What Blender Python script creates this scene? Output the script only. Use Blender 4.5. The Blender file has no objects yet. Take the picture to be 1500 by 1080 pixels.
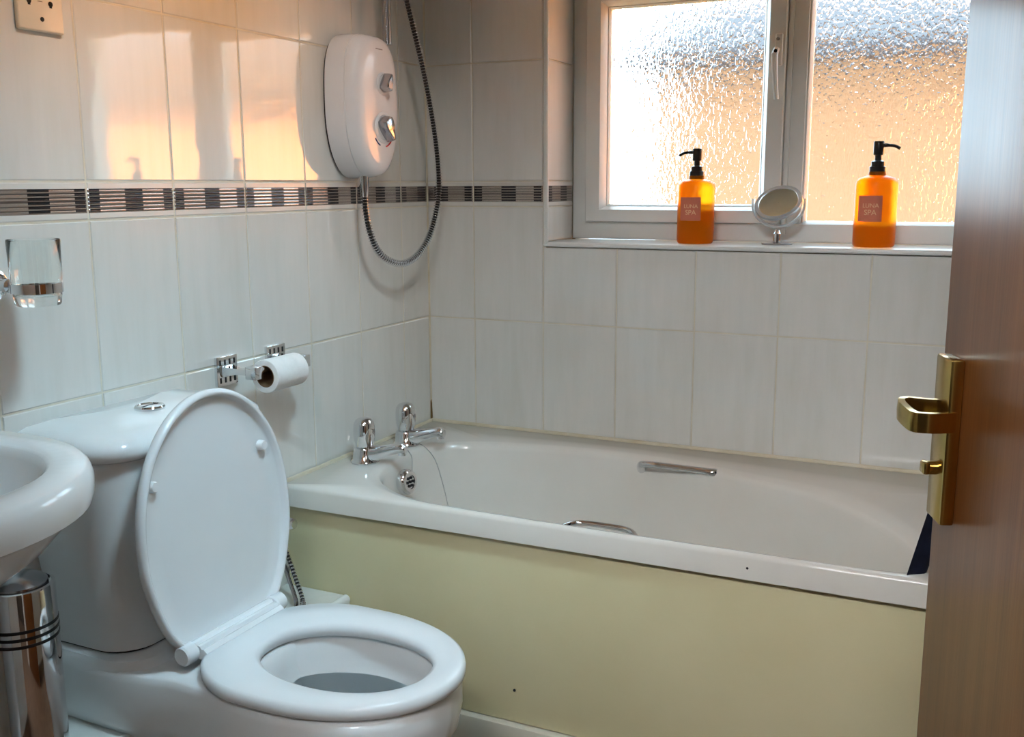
import bpy, bmesh, math, random
from mathutils import Vector, Matrix, Quaternion
random.seed(7)
S = bpy.context.scene
COL = S.collection
PI = math.pi

# ------------------------------------------------------------------ camera, world, sun, added lamps, exposure
cam_d = bpy.data.cameras.new('camera')
cam = bpy.data.objects.new('camera', cam_d)
COL.objects.link(cam)
S.camera = cam
yaw, pitch, roll = 0.4456, 0.1803, -0.005
fw = Vector((-math.sin(yaw)*math.cos(pitch), math.cos(yaw)*math.cos(pitch), -math.sin(pitch)))
rt = fw.cross(Vector((0, 0, 1))).normalized()
up = rt.cross(fw)
r2 = rt*math.cos(roll)+up*math.sin(roll)
u2 = -rt*math.sin(roll)+up*math.cos(roll)
cm = Matrix((r2, u2, -fw)).transposed().to_4x4()
cm.translation = (1.385, -2.377, 1.155)
cam.matrix_world = cm
cam_d.sensor_width = 36
cam_d.lens = 1477.05/1500*36
cam_d.clip_start = 0.02

W = bpy.data.worlds.new('World')
S.world = W
W.use_nodes = True
bgn = W.node_tree.nodes['Background']
bgn.inputs[0].default_value = (0.62, 0.84, 1.0, 1)
bgn.inputs[1].default_value = 6.5

sun_d = bpy.data.lights.new('sun', 'SUN')
sun_d.energy = 125
sun_d.angle = math.radians(1)
sun_d.color = (1.0, 0.58, 0.22)
sun = bpy.data.objects.new('sun', sun_d)
COL.objects.link(sun)
sun.rotation_euler = Vector((-0.26, 0.8, -0.50)).to_track_quat('-Z', 'Y').to_euler()

hl_d = bpy.data.lights.new('hall_fill_light', 'AREA')  # unseen area lamp added in the hall to brighten the lower room
hl_d.shape = 'RECTANGLE'
hl_d.size = 0.8
hl_d.size_y = 0.35
hl_d.energy = 54
hl_d.color = (0.95, 0.97, 1.0)
hl = bpy.data.objects.new('hall_fill_light', hl_d)
COL.objects.link(hl)
hl.location = (1.15, -2.95, 2.305)
hl.rotation_euler = Vector((0.0, 0.8, -0.75)).to_track_quat('-Z', 'Y').to_euler()

def spot(name, loc, aim, half, watt, col, soft=.05):
    d = bpy.data.lights.new(name, 'SPOT')
    d.energy = watt; d.color = col
    d.spot_size = math.radians(2*half); d.spot_blend = 1.0
    d.shadow_soft_size = soft
    o = bpy.data.objects.new(name, d)
    COL.objects.link(o)
    v = (Vector(aim)-Vector(loc)).normalized()
    o.location = loc
    o.rotation_euler = v.to_track_quat('-Z', 'Y').to_euler()
    return Vector(loc), v
FILL_SPOTS = [spot('warm_fill_spot', (1.08, -1.02, 2.19), (0, -0.98, 1.70), 28, 32, (1.0, 0.42, 0.05)),  # added fill spots: warm upper tiles, cool toilet side, shower unit
         spot('cool_fill_spot', (1.08, -1.34, 2.19), (0.22, -1.02, 0.62), 31, 72, (0.58, 0.85, 1.0), .12),
         spot('bath_fill_spot', (1.08, -1.18, 2.19), (0.05, -0.40, 1.25), 16, 20, (1.0, 0.93, 0.88), .06)]

vs = S.view_settings
vs.view_transform = 'Standard'
vs.look = 'None'
vs.gamma = 1
vs.use_curve_mapping = False
vs.exposure = 0.31
S.cycles.use_denoising = True

# ------------------------------------------------------------------ helpers
def lin(c):
    return tuple((x/255/12.92 if x/255 <= .04045 else ((x/255+.055)/1.055)**2.4) for x in c)

def nmat(name, rgb=(200, 200, 200), rough=.5, metal=0., **kw):
    m = bpy.data.materials.new(name)
    m.use_nodes = True
    b = m.node_tree.nodes['Principled BSDF']
    b.inputs['Base Color'].default_value = (*lin(rgb), 1)
    b.inputs['Roughness'].default_value = rough
    b.inputs['Metallic'].default_value = metal
    for k, v in kw.items():
        b.inputs[k].default_value = v
    return m

class N:
    """tiny node helper for one material"""
    def __init__(s, m):
        s.m = m; s.t = m.node_tree; s.b = s.t.nodes['Principled BSDF']
        s.tc = s.t.nodes.new('ShaderNodeTexCoord')
    def new(s, typ, **kw):
        n = s.t.nodes.new('ShaderNode'+typ)
        for k, v in kw.items():
            setattr(n, k, v)
        return n
    def link(s, a, b):
        s.t.links.new(a, b)
    def mapping(s, src='Object', scale=(1, 1, 1), loc=None):
        mp = s.new('Mapping')
        mp.inputs['Scale'].default_value = scale
        s.link(s.tc.outputs[src], mp.inputs['Vector'])
        if loc is not None:
            s.link(loc, mp.inputs['Location'])
        return mp.outputs[0]
    def noise(s, vec, scale=5, detail=3, rough=.5):
        n = s.new('TexNoise')
        n.inputs['Scale'].default_value = scale
        n.inputs['Detail'].default_value = detail
        n.inputs['Roughness'].default_value = rough
        s.link(vec, n.inputs['Vector'])
        return n.outputs['Fac']
    def ramp(s, fac, stops):
        r = s.new('ValToRGB')
        e = r.color_ramp.elements
        while len(e) < len(stops):
            e.new(.5)
        for i, (p, c) in enumerate(stops):
            e[i].position = p
            e[i].color = (*lin(c), 1)
        s.link(fac, r.inputs[0])
        return r.outputs[0]
    def bump(s, h, strength=.1, dist=.001):
        b = s.new('Bump')
        b.inputs['Strength'].default_value = strength
        b.inputs['Distance'].default_value = dist
        s.link(h, b.inputs['Height'])
        s.link(b.outputs[0], s.b.inputs['Normal'])
    def math(s, op, a, b=None, c=None):
        n = s.new('Math', operation=op)
        for i, v in enumerate((a, b, c)):
            if v is None: continue
            if isinstance(v, (int, float)): n.inputs[i].default_value = v
            else: s.link(v, n.inputs[i])
        return n.outputs[0]

def obj(name, bm, mat, parent=None, local=False, smooth=True, angle=35, kind=None, label=None):
    """link a bmesh (built in world coordinates unless local) as one mesh object"""
    bmesh.ops.recalc_face_normals(bm, faces=bm.faces)
    me = bpy.data.meshes.new(name)
    if parent is not None and not local:
        bmesh.ops.transform(bm, matrix=PM[parent.name].inverted(), verts=bm.verts)
    bm.to_mesh(me)
    bm.free()
    for m in (mat if isinstance(mat, (list, tuple)) else [mat]):
        me.materials.append(m)
    if smooth:
        me.polygons.foreach_set('use_smooth', [True]*len(me.polygons))
        me.set_sharp_from_angle(angle=math.radians(angle))
    o = bpy.data.objects.new(name, me)
    COL.objects.link(o)
    PM[o.name] = PM[parent.name].copy() if parent is not None else Matrix.Identity(4)
    if parent is not None:
        o.parent = parent
    if kind: o['kind'] = kind
    if label: o['label'] = label
    return o
PM = {}

def thing(name, label, cat, loc=(0, 0, 0), rotz=0, group=None):
    o = bpy.data.objects.new(name, None)
    o.empty_display_size = .05
    COL.objects.link(o)
    o.location = loc
    o.rotation_euler = (0, 0, rotz)
    PM[o.name] = Matrix.Translation(loc) @ Matrix.Rotation(rotz, 4, 'Z')
    o['label'] = label; o['category'] = cat
    if group: o['group'] = group
    return o

def tag(o, label, cat, group=None):
    o['label'] = label; o['category'] = cat
    if group: o['group'] = group
    return o

def box(bm, lo, hi, bev=0, seg=2):
    vs_ = [bm.verts.new((x, y, z)) for x in (lo[0], hi[0]) for y in (lo[1], hi[1]) for z in (lo[2], hi[2])]
    fs = [bm.faces.new([vs_[i] for i in q]) for q in ((0, 1, 3, 2), (4, 6, 7, 5), (0, 4, 5, 1), (2, 3, 7, 6), (0, 2, 6, 4), (1, 5, 7, 3))]
    if bev:
        es = list({e for f in fs for e in f.edges})
        bmesh.ops.bevel(bm, geom=es, offset=bev, segments=seg, profile=.5, affect='EDGES')
    return bm

def B(lo, hi, bev=0, seg=2):
    return box(bmesh.new(), lo, hi, bev, seg)

def loft(bm, loops, cap0=True, cap1=True, closed=True):
    rows = [[bm.verts.new(p) for p in lp] for lp in loops]
    n = len(rows[0])
    for a, b in zip(rows[:-1], rows[1:]):
        for i in range(n if closed else n-1):
            j = (i+1) % n
            try: bm.faces.new((a[i], a[j], b[j], b[i]))
            except ValueError: pass
    for flag, r in ((cap0, rows[0]), (cap1, rows[-1])):
        if flag:
            c = sum((v.co for v in r), Vector())/n
            cv = bm.verts.new(c)
            for i in range(n):
                bm.faces.new((r[i], r[(i+1) % n], cv))
    return rows

def frame_of(d):
    d = d.normalized()
    a = Vector((0, 0, 1)) if abs(d.z) < .9 else Vector((1, 0, 0))
    x = d.cross(a).normalized()
    return x, d.cross(x).normalized()

def tube(bm, pts, rad, n=12, caps=True):
    pts = [Vector(p) for p in pts]
    rads = rad if isinstance(rad, (list, tuple)) else [rad]*len(pts)
    loops = []
    x = None
    for i, p in enumerate(pts):
        d = (pts[min(i+1, len(pts)-1)]-pts[max(i-1, 0)]).normalized()
        if x is None:
            x, y = frame_of(d)
        else:
            x = (x-d*x.dot(d)).normalized(); y = d.cross(x)
        loops.append([p+(x*math.cos(2*PI*k/n)+y*math.sin(2*PI*k/n))*rads[i] for k in range(n)])
    loft(bm, loops, caps, caps)
    return bm

def lathe(bm, prof, o=(0, 0, 0), axis=(0, 0, 1), n=32, sx=1., sy=1., caps=True):
    """prof: (radius, height along axis)"""
    o = Vector(o); d = Vector(axis).normalized()
    x, y = frame_of(d)
    loops = [[o+d*h+(x*math.cos(2*PI*k/n)*sx+y*math.sin(2*PI*k/n)*sy)*max(r, 1e-5) for k in range(n)] for r, h in prof]
    loft(bm, loops, caps, caps)
    return bm

def spline(pts, n=8, closed=False):
    P = [Vector(p) for p in pts]
    out = []
    m = len(P)
    rng = range(m if closed else m-1)
    for i in rng:
        if closed: a, b, c, d = P[i-1], P[i], P[(i+1) % m], P[(i+2) % m]
        else: a, b, c, d = P[max(i-1, 0)], P[i], P[i+1], P[min(i+2, m-1)]
        for k in range(n):
            t = k/n
            out.append(.5*((2*b)+(c-a)*t+(2*a-5*b+4*c-d)*t*t+(3*b-a-3*c+d)*t**3))
    if not closed: out.append(P[-1])
    return out

def ext(bm, poly, d):
    """prism from a planar polygon (list of points) moved by d"""
    d = Vector(d)
    loft(bm, [[Vector(p) for p in poly], [Vector(p)+d for p in poly]])
    return bm

# ------------------------------------------------------------------ materials
def tile_material():
    m = nmat('glazed_tile', (226, 226, 220), .09)
    n = N(m)
    oi = n.new('ObjectInfo')
    cmb = n.new('CombineXYZ')
    for i, k in enumerate((37., 61., 19.)):
        n.link(n.math('MULTIPLY', oi.outputs['Random'], k), cmb.inputs[i])
    v = n.mapping('Object', (26, 26, 3), cmb.outputs[0])
    f1 = n.noise(v, 1.5, 4, .6)
    v2 = n.mapping('Object', (9, 9, 5), cmb.outputs[0])
    f2 = n.noise(v2, 1.2, 2, .5)
    f = n.math('ADD', n.math('MULTIPLY', f1, .6), n.math('MULTIPLY', f2, .4))
    c = n.ramp(f, [(.3, (219, 219, 212)), (.5, (225, 225, 220)), (.72, (231, 230, 225))])
    n.link(c, n.b.inputs['Base Color'])
    n.bump(n.noise(n.mapping('Object', (14, 14, 9), cmb.outputs[0]), 1., 2), .07, .004)
    n.b.inputs['Roughness'].default_value = .045
    n.b.inputs['IOR'].default_value = 1.85
    return m

def border_material():
    m = nmat('border_print', (190, 186, 178), .25)
    n = N(m)
    sx = n.new('SeparateXYZ'); n.link(n.tc.outputs['UV'], sx.inputs[0])
    u, v = sx.outputs[0], sx.outputs[1]
    def band(x, a, b):
        return n.math('MULTIPLY', n.math('GREATER_THAN', x, a), n.math('LESS_THAN', x, b))
    inpr = band(v, .17, .83)
    blk = n.math('MAXIMUM', n.math('MAXIMUM', band(u, .012, .125), band(u, .875, .985)), band(u, .41, .62))
    vv = n.math('FRACT', n.math('MULTIPLY', n.math('SUBTRACT', v, .17), 6/.66))
    line_b = n.math('GREATER_THAN', vv, .30)
    line_t = n.math('MULTIPLY', n.math('GREATER_THAN', vv, .74), 1.)
    mid = band(v, .47, .53)
    base = n.new('MixRGB'); base.inputs[1].default_value = (*lin((222, 220, 214)), 1); base.inputs[2].default_value = (*lin((175, 166, 158)), 1)
    n.link(inpr, base.inputs[0])
    m2 = n.new('MixRGB'); m2.inputs[2].default_value = (*lin((128, 118, 114)), 1)
    n.link(base.outputs[0], m2.inputs[1]); n.link(n.math('MULTIPLY', inpr, n.math('MAXIMUM', line_t, mid)), m2.inputs[0])
    m3 = n.new('MixRGB'); m3.inputs[2].default_value = (*lin((52, 50, 54)), 1)
    n.link(m2.outputs[0], m3.inputs[1]); n.link(n.math('MULTIPLY', n.math('MULTIPLY', inpr, blk), line_b), m3.inputs[0])
    n.link(m3.outputs[0], n.b.inputs['Base Color'])
    n.link(n.math('MULTIPLY', inpr, .75), n.b.inputs['Metallic'])
    h = n.math('MULTIPLY', inpr, n.math('SINE', n.math('MULTIPLY', vv, PI)))
    n.bump(h, .5, .002)
    n.b.inputs['Roughness'].default_value = .22
    return m

def glass_obscure():
    m = nmat('obscure_glass', (255, 255, 255), .06)
    n = N(m)
    n.b.inputs['Transmission Weight'].default_value = 1
    n.b.inputs['IOR'].default_value = 1.45
    n.b.inputs['Roughness'].default_value = .06
    h = None
    for sc, w, off in ((135, 1., 0), (78, .8, 7)):
        mp = n.new('Mapping'); mp.inputs['Scale'].default_value = (sc*1.15, sc, sc*.62); mp.inputs['Location'].default_value = (off, off, off)
        n.link(n.tc.outputs['Object'], mp.inputs['Vector'])
        vo = n.new('TexVoronoi', distance='CHEBYCHEV', feature='SMOOTH_F1')
        vo.inputs['Scale'].default_value = 1
        vo.inputs['Smoothness'].default_value = .25
        n.link(mp.outputs[0], vo.inputs['Vector'])
        sp = n.new('SeparateColor'); n.link(vo.outputs['Color'], sp.inputs[0])
        t = n.math('MULTIPLY', n.math('ADD', sp.outputs[0], n.math('MULTIPLY', vo.outputs['Distance'], 1.2)), w)
        h = t if h is None else n.math('ADD', h, t)
    n.bump(h, 1.0, .00055)
    return m

def wood_material():
    m = nmat('sapele_veneer', (134, 88, 50), .32, **{'Specular IOR Level': .4})
    n = N(m)
    f = n.noise(n.mapping('Object', (55, 55, 1.6)), 1., 6, .65)
    f2 = n.noise(n.mapping('Object', (260, 260, 9)), 1., 3, .6)
    g = n.math('ADD', n.math('MULTIPLY', f, .65), n.math('MULTIPLY', f2, .35))
    c = n.ramp(g, [(.3, (92, 52, 24)), (.5, (122, 74, 36)), (.72, (142, 92, 50))])
    n.link(c, n.b.inputs['Base Color'])
    n.bump(f2, .08, .001)
    n.b.inputs['Coat Weight'].default_value = .15
    n.b.inputs['Coat Roughness'].default_value = .2
    return m

def mottled(name, a, b, rough=.3, scale=4., bump=0.):
    m = nmat(name, a, rough)
    n = N(m)
    f = n.noise(n.mapping('Object'), scale, 4, .55)
    n.link(n.ramp(f, [(.3, a), (.7, b)]), n.b.inputs['Base Color'])
    if bump: n.bump(n.noise(n.mapping('Object'), scale*12, 3), bump, .002)
    return m

TILE = tile_material()
BORDER = border_material()
OBSC = glass_obscure()
CLEAR = nmat('clear_glass', (252, 255, 254), 0.0, **{'Transmission Weight': 1., 'IOR': 1.45})
WOOD = wood_material()
GROUT = mottled('grout', (206, 198, 178), (226, 222, 206), .8, 9., .1)
SEAL = mottled('sealant', (210, 200, 172), (226, 218, 198), .5, 14.)
PLASTER = mottled('white_paint', (228, 226, 218), (236, 234, 228), .7, 5.)
CERAMIC = mottled('white_vitreous_china', (232, 235, 236), (238, 240, 240), .07, 3.)
PLASTIC = mottled('white_plastic', (228, 233, 236), (235, 239, 241), .22, 4.)
ACRYL = mottled('bath_acrylic', (228, 224, 216), (236, 233, 226), .14, 3.)
UPVC = mottled('white_upvc', (232, 234, 230), (238, 240, 236), .25, 4.)
CHROME = nmat('chrome', (225, 226, 228), .05, 1.)
SATIN = nmat('satin_chrome', (176, 176, 180), .22, 1.)
BRASS = nmat('brass', (190, 160, 92), .2, 1.)
DARK = nmat('dark_gap', (18, 18, 20), .6)
BLACKP = nmat('black_plastic', (16, 16, 18), .3)
PANEL = mottled('cream_panel', (218, 208, 166), (228, 219, 180), .2, 2.5)
SHOWERP = mottled('shower_casing', (230, 229, 230), (238, 237, 238), .16, 4.)
PAPER = mottled('tissue_paper', (240, 240, 238), (250, 250, 248), .9, 40., .25)
CARD = mottled('brown_card', (120, 90, 62), (142, 110, 78), .9, 30.)
NAVY = mottled('navy_fabric', (24, 32, 58), (36, 44, 72), .8, 40., .3)
FLOORM = mottled('floor_vinyl', (92, 70, 54), (112, 88, 68), .4, 14.)
BRICKW = mottled('orange_render', (140, 102, 72), (148, 110, 80), .9, 3.)
SLATE = mottled('slate_roof', (54, 50, 54), (64, 58, 60), .7, 3.)
LAWN = mottled('ground_outside', (90, 100, 70), (120, 122, 92), .9, 2.)
GASKET = nmat('black_gasket', (14, 14, 15), .5)
CLEARP = nmat('clear_acrylic', (236, 240, 242), .08, **{'Transmission Weight': .62, 'IOR': 1.4})
WATER = nmat('water', (206, 220, 226), 0.0, **{'Transmission Weight': 1., 'IOR': 1.33})
LABELM = nmat('copper_label', (226, 132, 104), .35, .25)
LETTER = nmat('gold_lettering', (255, 214, 170), .35, .5)
MIRROR = nmat('mirror_glass', (238, 238, 234), .02, 1.)
RED = nmat('red_mark', (210, 50, 50), .4)
BLUE = nmat('blue_mark', (50, 60, 130), .4)
STAIN = nmat('brown_mould', (108, 84, 40), .8)
AMBER = nmat('amber_glass', (250, 140, 14), .30, **{'Transmission Weight': .72, 'IOR': 1.2})
AMBER.node_tree.nodes['Principled BSDF'].inputs['Base Color'].default_value = (.98, .27, .004, 1)

# ------------------------------------------------------------------ room shell
L0, TH, TW, BH = .802, .2974, .2, .0645
LEV = [L0-3*TH, L0-2*TH, L0-TH, L0, L0+TH]            # row boundaries under the border
ZB0, ZB1 = L0+TH, L0+TH+BH
LEV2 = [ZB1+k*TH for k in range(5)]
CEIL, XR, YF = 2.33, 1.72, -2.15
WX0, WX1, WZ0, WZ1, RD = .352, 1.47, 1.0, 1.70, .168   # window reveal
G = .0016                                               # half joint

def wall(name, boxes, mat=GROUT):
    bm = bmesh.new()
    for lo, hi in boxes: box(bm, lo, hi)
    return obj(name, bm, mat, kind='structure', smooth=False)

wl = wall('wall_left', [((-.2, YF-.1, 0), (-.0015, .3, CEIL))])
wb = wall('wall_back', [((-.0015, .0015, 0), (WX0-.004, .3, CEIL)), ((WX1, .0015, 0), (XR+.1, .3, CEIL)),
                        ((WX0-.004, .0015, 0), (WX1, .3, WZ0-.004)), ((WX0-.004, .0015, WZ1), (WX1, .3, CEIL))])
wr = wall('wall_right', [((XR, YF-.1, 0), (XR+.1, .0015, CEIL))], PLASTER)
wf = wall('wall_front', [((-.0015, YF-.1, 0), (.86, YF, CEIL)), ((1.63, YF-.1, 0), (XR, YF, CEIL)), ((.86, YF-.1, 2.0), (1.63, YF, CEIL))], PLASTER)
obj('floor', B((-.2, -4.3, -.08), (2.7, .3, 0)), FLOORM, kind='structure', smooth=False)
obj('ceiling', B((-.2, -4.3, CEIL), (2.7, .3, CEIL+.1)), PLASTER, kind='structure', smooth=False)
wall('wall_hall', [((-.2, -4.3, 0), (-.1, YF-.1, CEIL)), ((2.6, -4.3, 0), (2.7, YF-.1, CEIL)), ((-.2, -4.4, 0), (2.7, -4.3, CEIL)),
                   ((XR, YF-.1, 0), (2.6, YF, CEIL))], mottled('hall_paint', (78, 66, 56), (88, 76, 64), .7, 4.))

# tiles: one full mesh lying in the local x-z plane, front towards -y, scaled for cut pieces
def tile_mesh():
    bm = bmesh.new()
    box(bm, (-.5, 0, -.5), (.5, .006, .5))
    me = bpy.data.meshes.new('tile')
    bm.to_mesh(me); bm.free()
    return me
tile_cache = {}
def bev_tile(w, h, t=.006, uv=None, mat=None):
    key = (round(w, 4), round(h, 4), t, uv, (mat or TILE).name)
    if key in tile_cache: return tile_cache[key]
    bm = bmesh.new()
    b = .0018
    pr = [[(-w/2, t, -h/2), (w/2, t, -h/2), (w/2, t, h/2), (-w/2, t, h/2)],
          [(-w/2, b*.6, -h/2), (w/2, b*.6, -h/2), (w/2, b*.6, h/2), (-w/2, b*.6, h/2)],
          [(-w/2+b, 0, -h/2+b), (w/2-b, 0, -h/2+b), (w/2-b, 0, h/2-b), (-w/2+b, 0, h/2-b)]]
    rows = [[bm.verts.new(p) for p in l] for l in pr]
    for a, c in zip(rows[:-1], rows[1:]):
        for i in range(4):
            bm.faces.new((a[i], a[(i+1) % 4], c[(i+1) % 4], c[i]))
    bm.faces.new(rows[2])
    if uv:
        l = bm.loops.layers.uv.new('UVMap')
        for f in bm.faces:
            for lp in f.loops:
                co = lp.vert.co
                lp[l].uv = (uv[0]+(co.x/w+.5)*(uv[1]-uv[0]), co.z/h+.5)
    bmesh.ops.recalc_face_normals(bm, faces=bm.faces)
    me = bpy.data.meshes.new('tile')
    bm.to_mesh(me); bm.free()
    me.materials.append(mat or TILE)
    tile_cache[key] = me
    return me

def put_tile(parent, side, a0, a1, z0, z1, uv=None, at=0.):
    """side 'back': a is x, plane y=at. 'left': a is y, plane x=at, facing +x"""
    w, h = a1-a0-2*G, z1-z0-2*G
    if w < .004 or h < .004: return
    me = bev_tile(w, h, uv=uv, mat=BORDER if uv else None)
    o = bpy.data.objects.new('border_tile' if uv else 'tile', me)
    c = (a0+a1)/2; zc = (z0+z1)/2
    j = .0 if uv else .0022
    jx, jz = random.uniform(-j, j), random.uniform(-j, j)
    d = random.uniform(-.0003, .0003)
    if side == 'back':
        o.location = (c, at+d, zc); o.rotation_euler = (jx, 0, jz)
    else:
        o.location = (at+d, c, zc); o.rotation_euler = (jx, 0, PI/2+jz)
    o.parent = parent
    COL.objects.link(o)

def rows():
    r = [(LEV[i], LEV[i+1], False) for i in range(4)]
    r.append((ZB0, ZB1, True))
    r += [(LEV2[i], min(LEV2[i+1], CEIL), False) for i in range(4)]
    return [(max(a, 0), b, f) for a, b, f in r]

ys = [0.]+[-.1312-.2*k for k in range(11)]
ys = [y for y in ys if y > YF]+[YF]
for k in range(len(ys)-1):
    hi, lo = ys[k], ys[k+1]
    for z0, z1, bd in rows():
        uv = None
        if bd: uv = (0., 1.) if hi-lo > .19 else ((.344, 1.) if k == 0 else (0., (hi-lo)/.2))
        # local +x of a left-wall tile runs along world +y
        put_tile(wl, 'left', lo, hi, z0, z1, (0., .656) if (bd and k == 0) else uv)
xs = [0.]+[.1396+.2*k for k in range(8)]+[XR]
for k in range(len(xs)-1):
    a0, a1 = xs[k], xs[k+1]
    for z0, z1, bd in rows():
        uv = None
        if bd: uv = (.302, 1.) if k == 0 else (0., min(1., (a1-a0)/.2))
        segs = [(a0, a1, z0, z1)]
        if a1 > WX0-.01 and a0 < WX1+.005 and z1 > WZ0-.002 and z0 < WZ1:
            segs = []
            if z0 < WZ0-.002: segs.append((a0, a1, z0, WZ0-.002))
            if z1 > WZ1: segs.append((a0, a1, WZ1, z1))
            zz0, zz1 = max(z0, WZ0-.002), min(z1, WZ1)
            if a0 < WX0-.01: segs.append((a0, WX0-.010, zz0, zz1))
            if a1 > WX1+.005: segs.append((WX1+.005, a1, zz0, zz1))
        for s in segs: put_tile(wb, 'back', *s, uv=uv)
# reveal tiles (left cheek of the window opening, facing +x)
for z0, z1, bd in rows():
    zz0, zz1 = max(z0, WZ0+.012), min(z1, WZ1)
    if zz1 > zz0:
        put_tile(wb, 'left', .004, RD, zz0, zz1, (0., .82) if bd else None, at=WX0)
# white trim bead round the reveal edge
bm = bmesh.new()
tube(bm, [(WX0-.004, -.001, WZ0+.005), (WX0-.004, -.001, WZ1)], .0065, 10)
obj('trim_1', bm, UPVC, kind='structure')
# sealant lines and the dark mould in the corner
bm = bmesh.new()
tube(bm, [(.001, -.001, .51), (.001, -.001, CEIL)], .003, 6)
obj('trim_2', bm, SEAL, kind='structure')
bm = bmesh.new()
tube(bm, [(.002, -.003, .512), (.003, -.004, .53), (.002, -.003, .56), (.001, -.002, .575)], [.0035, .003, .0022, .001], 6)
obj('trim_3', bm, STAIN, kind='structure')

# ------------------------------------------------------------------ window
win = bpy.data.objects.new('window_1', None); COL.objects.link(win); win['kind'] = 'structure'; PM['window_1'] = Matrix.Identity(4)
sill = obj('window_sill', B((WX0-.012, -.005, WZ0-.001), (WX1+.01, RD+.02, WZ0+.011), .004, 3), UPVC, win)
FY0 = RD; FY1 = .235
FZ0, FZ1, FX0, FX1 = WZ0+.012, WZ1, WX0, WX1
def rect_frame(bm, x0, x1, z0, z1, w, y0, y1, slope=.006, wb_=None):
    """mitred rectangular frame, inner lip sloping back"""
    wb2 = wb_ or w
    def L(i, y, k=0): return [(x0+i, y, z0+(i if i == 0 else i*wb2/w)), (x1-i, y, z0+(i if i == 0 else i*wb2/w)), (x1-i, y, z1-i), (x0+i, y, z1-i)]
    lp = [L(0, y1), L(0, y0+.003), L(.003, y0), L(w-slope, y0), L(w, y0+slope*1.6), L(w, y1), L(0, y1)]
    loft(bm, [[Vector(p) for p in l] for l in lp], False, False)
MX = .899          # mullion centre
bm = bmesh.new()
rect_frame(bm, FX0, FX1, FZ0, FZ1, .05, FY0, FY1)
box(bm, (MX-.001, FY0+.0005, FZ0+.045), (MX+.052, FY1-.001, FZ1-.045), .004)
obj('window_frame', bm, UPVC, win)
# opening sash on the side next to the tiled wall
SX0, SX1, SZ0, SZ1 = FX0+.042, MX+.004, FZ0+.046, FZ1-.046
bm = bmesh.new()
rect_frame(bm, SX0, SX1, SZ0, SZ1, .052, FY0-.018, FY1-.01, .012, .040)
sash = obj('sash', bm, UPVC, win)
bm = bmesh.new()
rect_frame(bm, SX0+.050, SX1-.050, SZ0+.038, SZ1-.050, .008, FY0+.004, FY0+.02, .004)
obj('glazing_bead', bm, UPVC, sash)
def pane(name, x0, x1, z0, z1, y, par):
    bm = B((x0, y, z0), (x1, y+.006, z1))
    o = obj(name, bm, [OBSC, CLEAR], par, smooth=False)
    for p in o.data.polygons:
        p.material_index = 0 if p.normal.y < -.5 else 1
    return o
pane('glass_pane', SX0+.052, SX1-.052, SZ0+.040, SZ1-.052, FY0+.012, sash)
bm = bmesh.new()
rect_frame(bm, MX+.050, FX1-.048, FZ0+.040, FZ1-.048, .012, FY0+.006, FY0+.03, .006)
fixed = obj('fixed_bead', bm, UPVC, win)
pane('glass_pane', MX+.056, FX1-.056, FZ0+.047, FZ1-.056, FY0+.02, fixed)
# white cover strip down the meeting line
obj('cover_strip', B((MX+.006, FY0-.007, FZ0+.02), (MX+.018, FY0+.002, FZ1-.02), .002), UPVC, win)
# window handle with keyhole
hx, hy = MX-.012, FY0-.018
bm = bmesh.new()
box(bm, (hx-.009, hy-.010, 1.43), (hx+.009, hy, 1.505), .004, 3)
wh = obj('window_handle', bm, UPVC, win)
bm = bmesh.new()
tube(bm, [(hx-.004, hy-.012, 1.468), (hx-.006, hy-.024, 1.455), (hx-.004, hy-.026, 1.42), (hx-.001, hy-.024, 1.38), (hx+.002, hy-.022, 1.352)], [.0075, .0085, .0075, .0065, .006], 10)
obj('lever', bm, UPVC, wh)
for z in (1.492, 1.462):
    bm = bmesh.new()
    lathe(bm, [(.0042, 0), (.0042, .0012), (.003, .0016)], (hx-.002, hy-.0095 if z > 1.47 else hy-.034, z), (0, -1, 0), 12)
    obj('keyhole', bm, DARK if z < 1.47 else SATIN, wh)
# dark spot of mould in the sill corner
bm = bmesh.new()
lathe(bm, [(.006, 0), (.004, .0015), (.0005, .002)], (WX0+.006, RD-.005, WZ0+.011), (0, 0, 1), 8)
obj('trim_4', bm, STAIN, kind='structure')

# ------------------------------------------------------------------ outside
obj('ground', B((-30, .31, -3.2), (30, 40, -3.0)), LAWN, kind='structure', smooth=False)
# unseen upper storey and roof, added to shade the neighbour's near wall
wall('wall_upper_sun_block', [((-6, -5.2, CEIL+.1), (2.7, .3, 5.2))], PLASTER)
bm = bmesh.new()
ext(bm, [(-6.2, .5, 5.2), (-6.2, -2.45, 7.2), (-6.2, -5.4, 5.2)], (9.0, 0, 0))
obj('roof', bm, SLATE, kind='structure', smooth=False)
nh = thing('neighbouring_house', 'orange rendered house with grey roof seen blurred through the patterned window glass', 'house', (4, 6, -3))
HX0, HY = -.62, 4.0
obj('wall', B((HX0, HY, -3), (14, HY+6, 1.88)), BRICKW, nh, smooth=False)
bm = bmesh.new()
ext(bm, [(HX0-.1, HY-.25, 1.86), (HX0-.1, HY-.25, 1.93), (HX0-.1, HY+3, 3.05), (HX0-.1, HY+6.25, 1.93), (HX0-.1, HY+6.25, 1.86)], (15, 0, 0))
obj('roof', bm, SLATE, nh, smooth=False)
bm = bmesh.new()
tube(bm, [(HX0-.1, HY-.3, 1.89), (14, HY-.3, 1.89)], .055, 8)
obj('gutter', bm, SLATE, nh)

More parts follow.
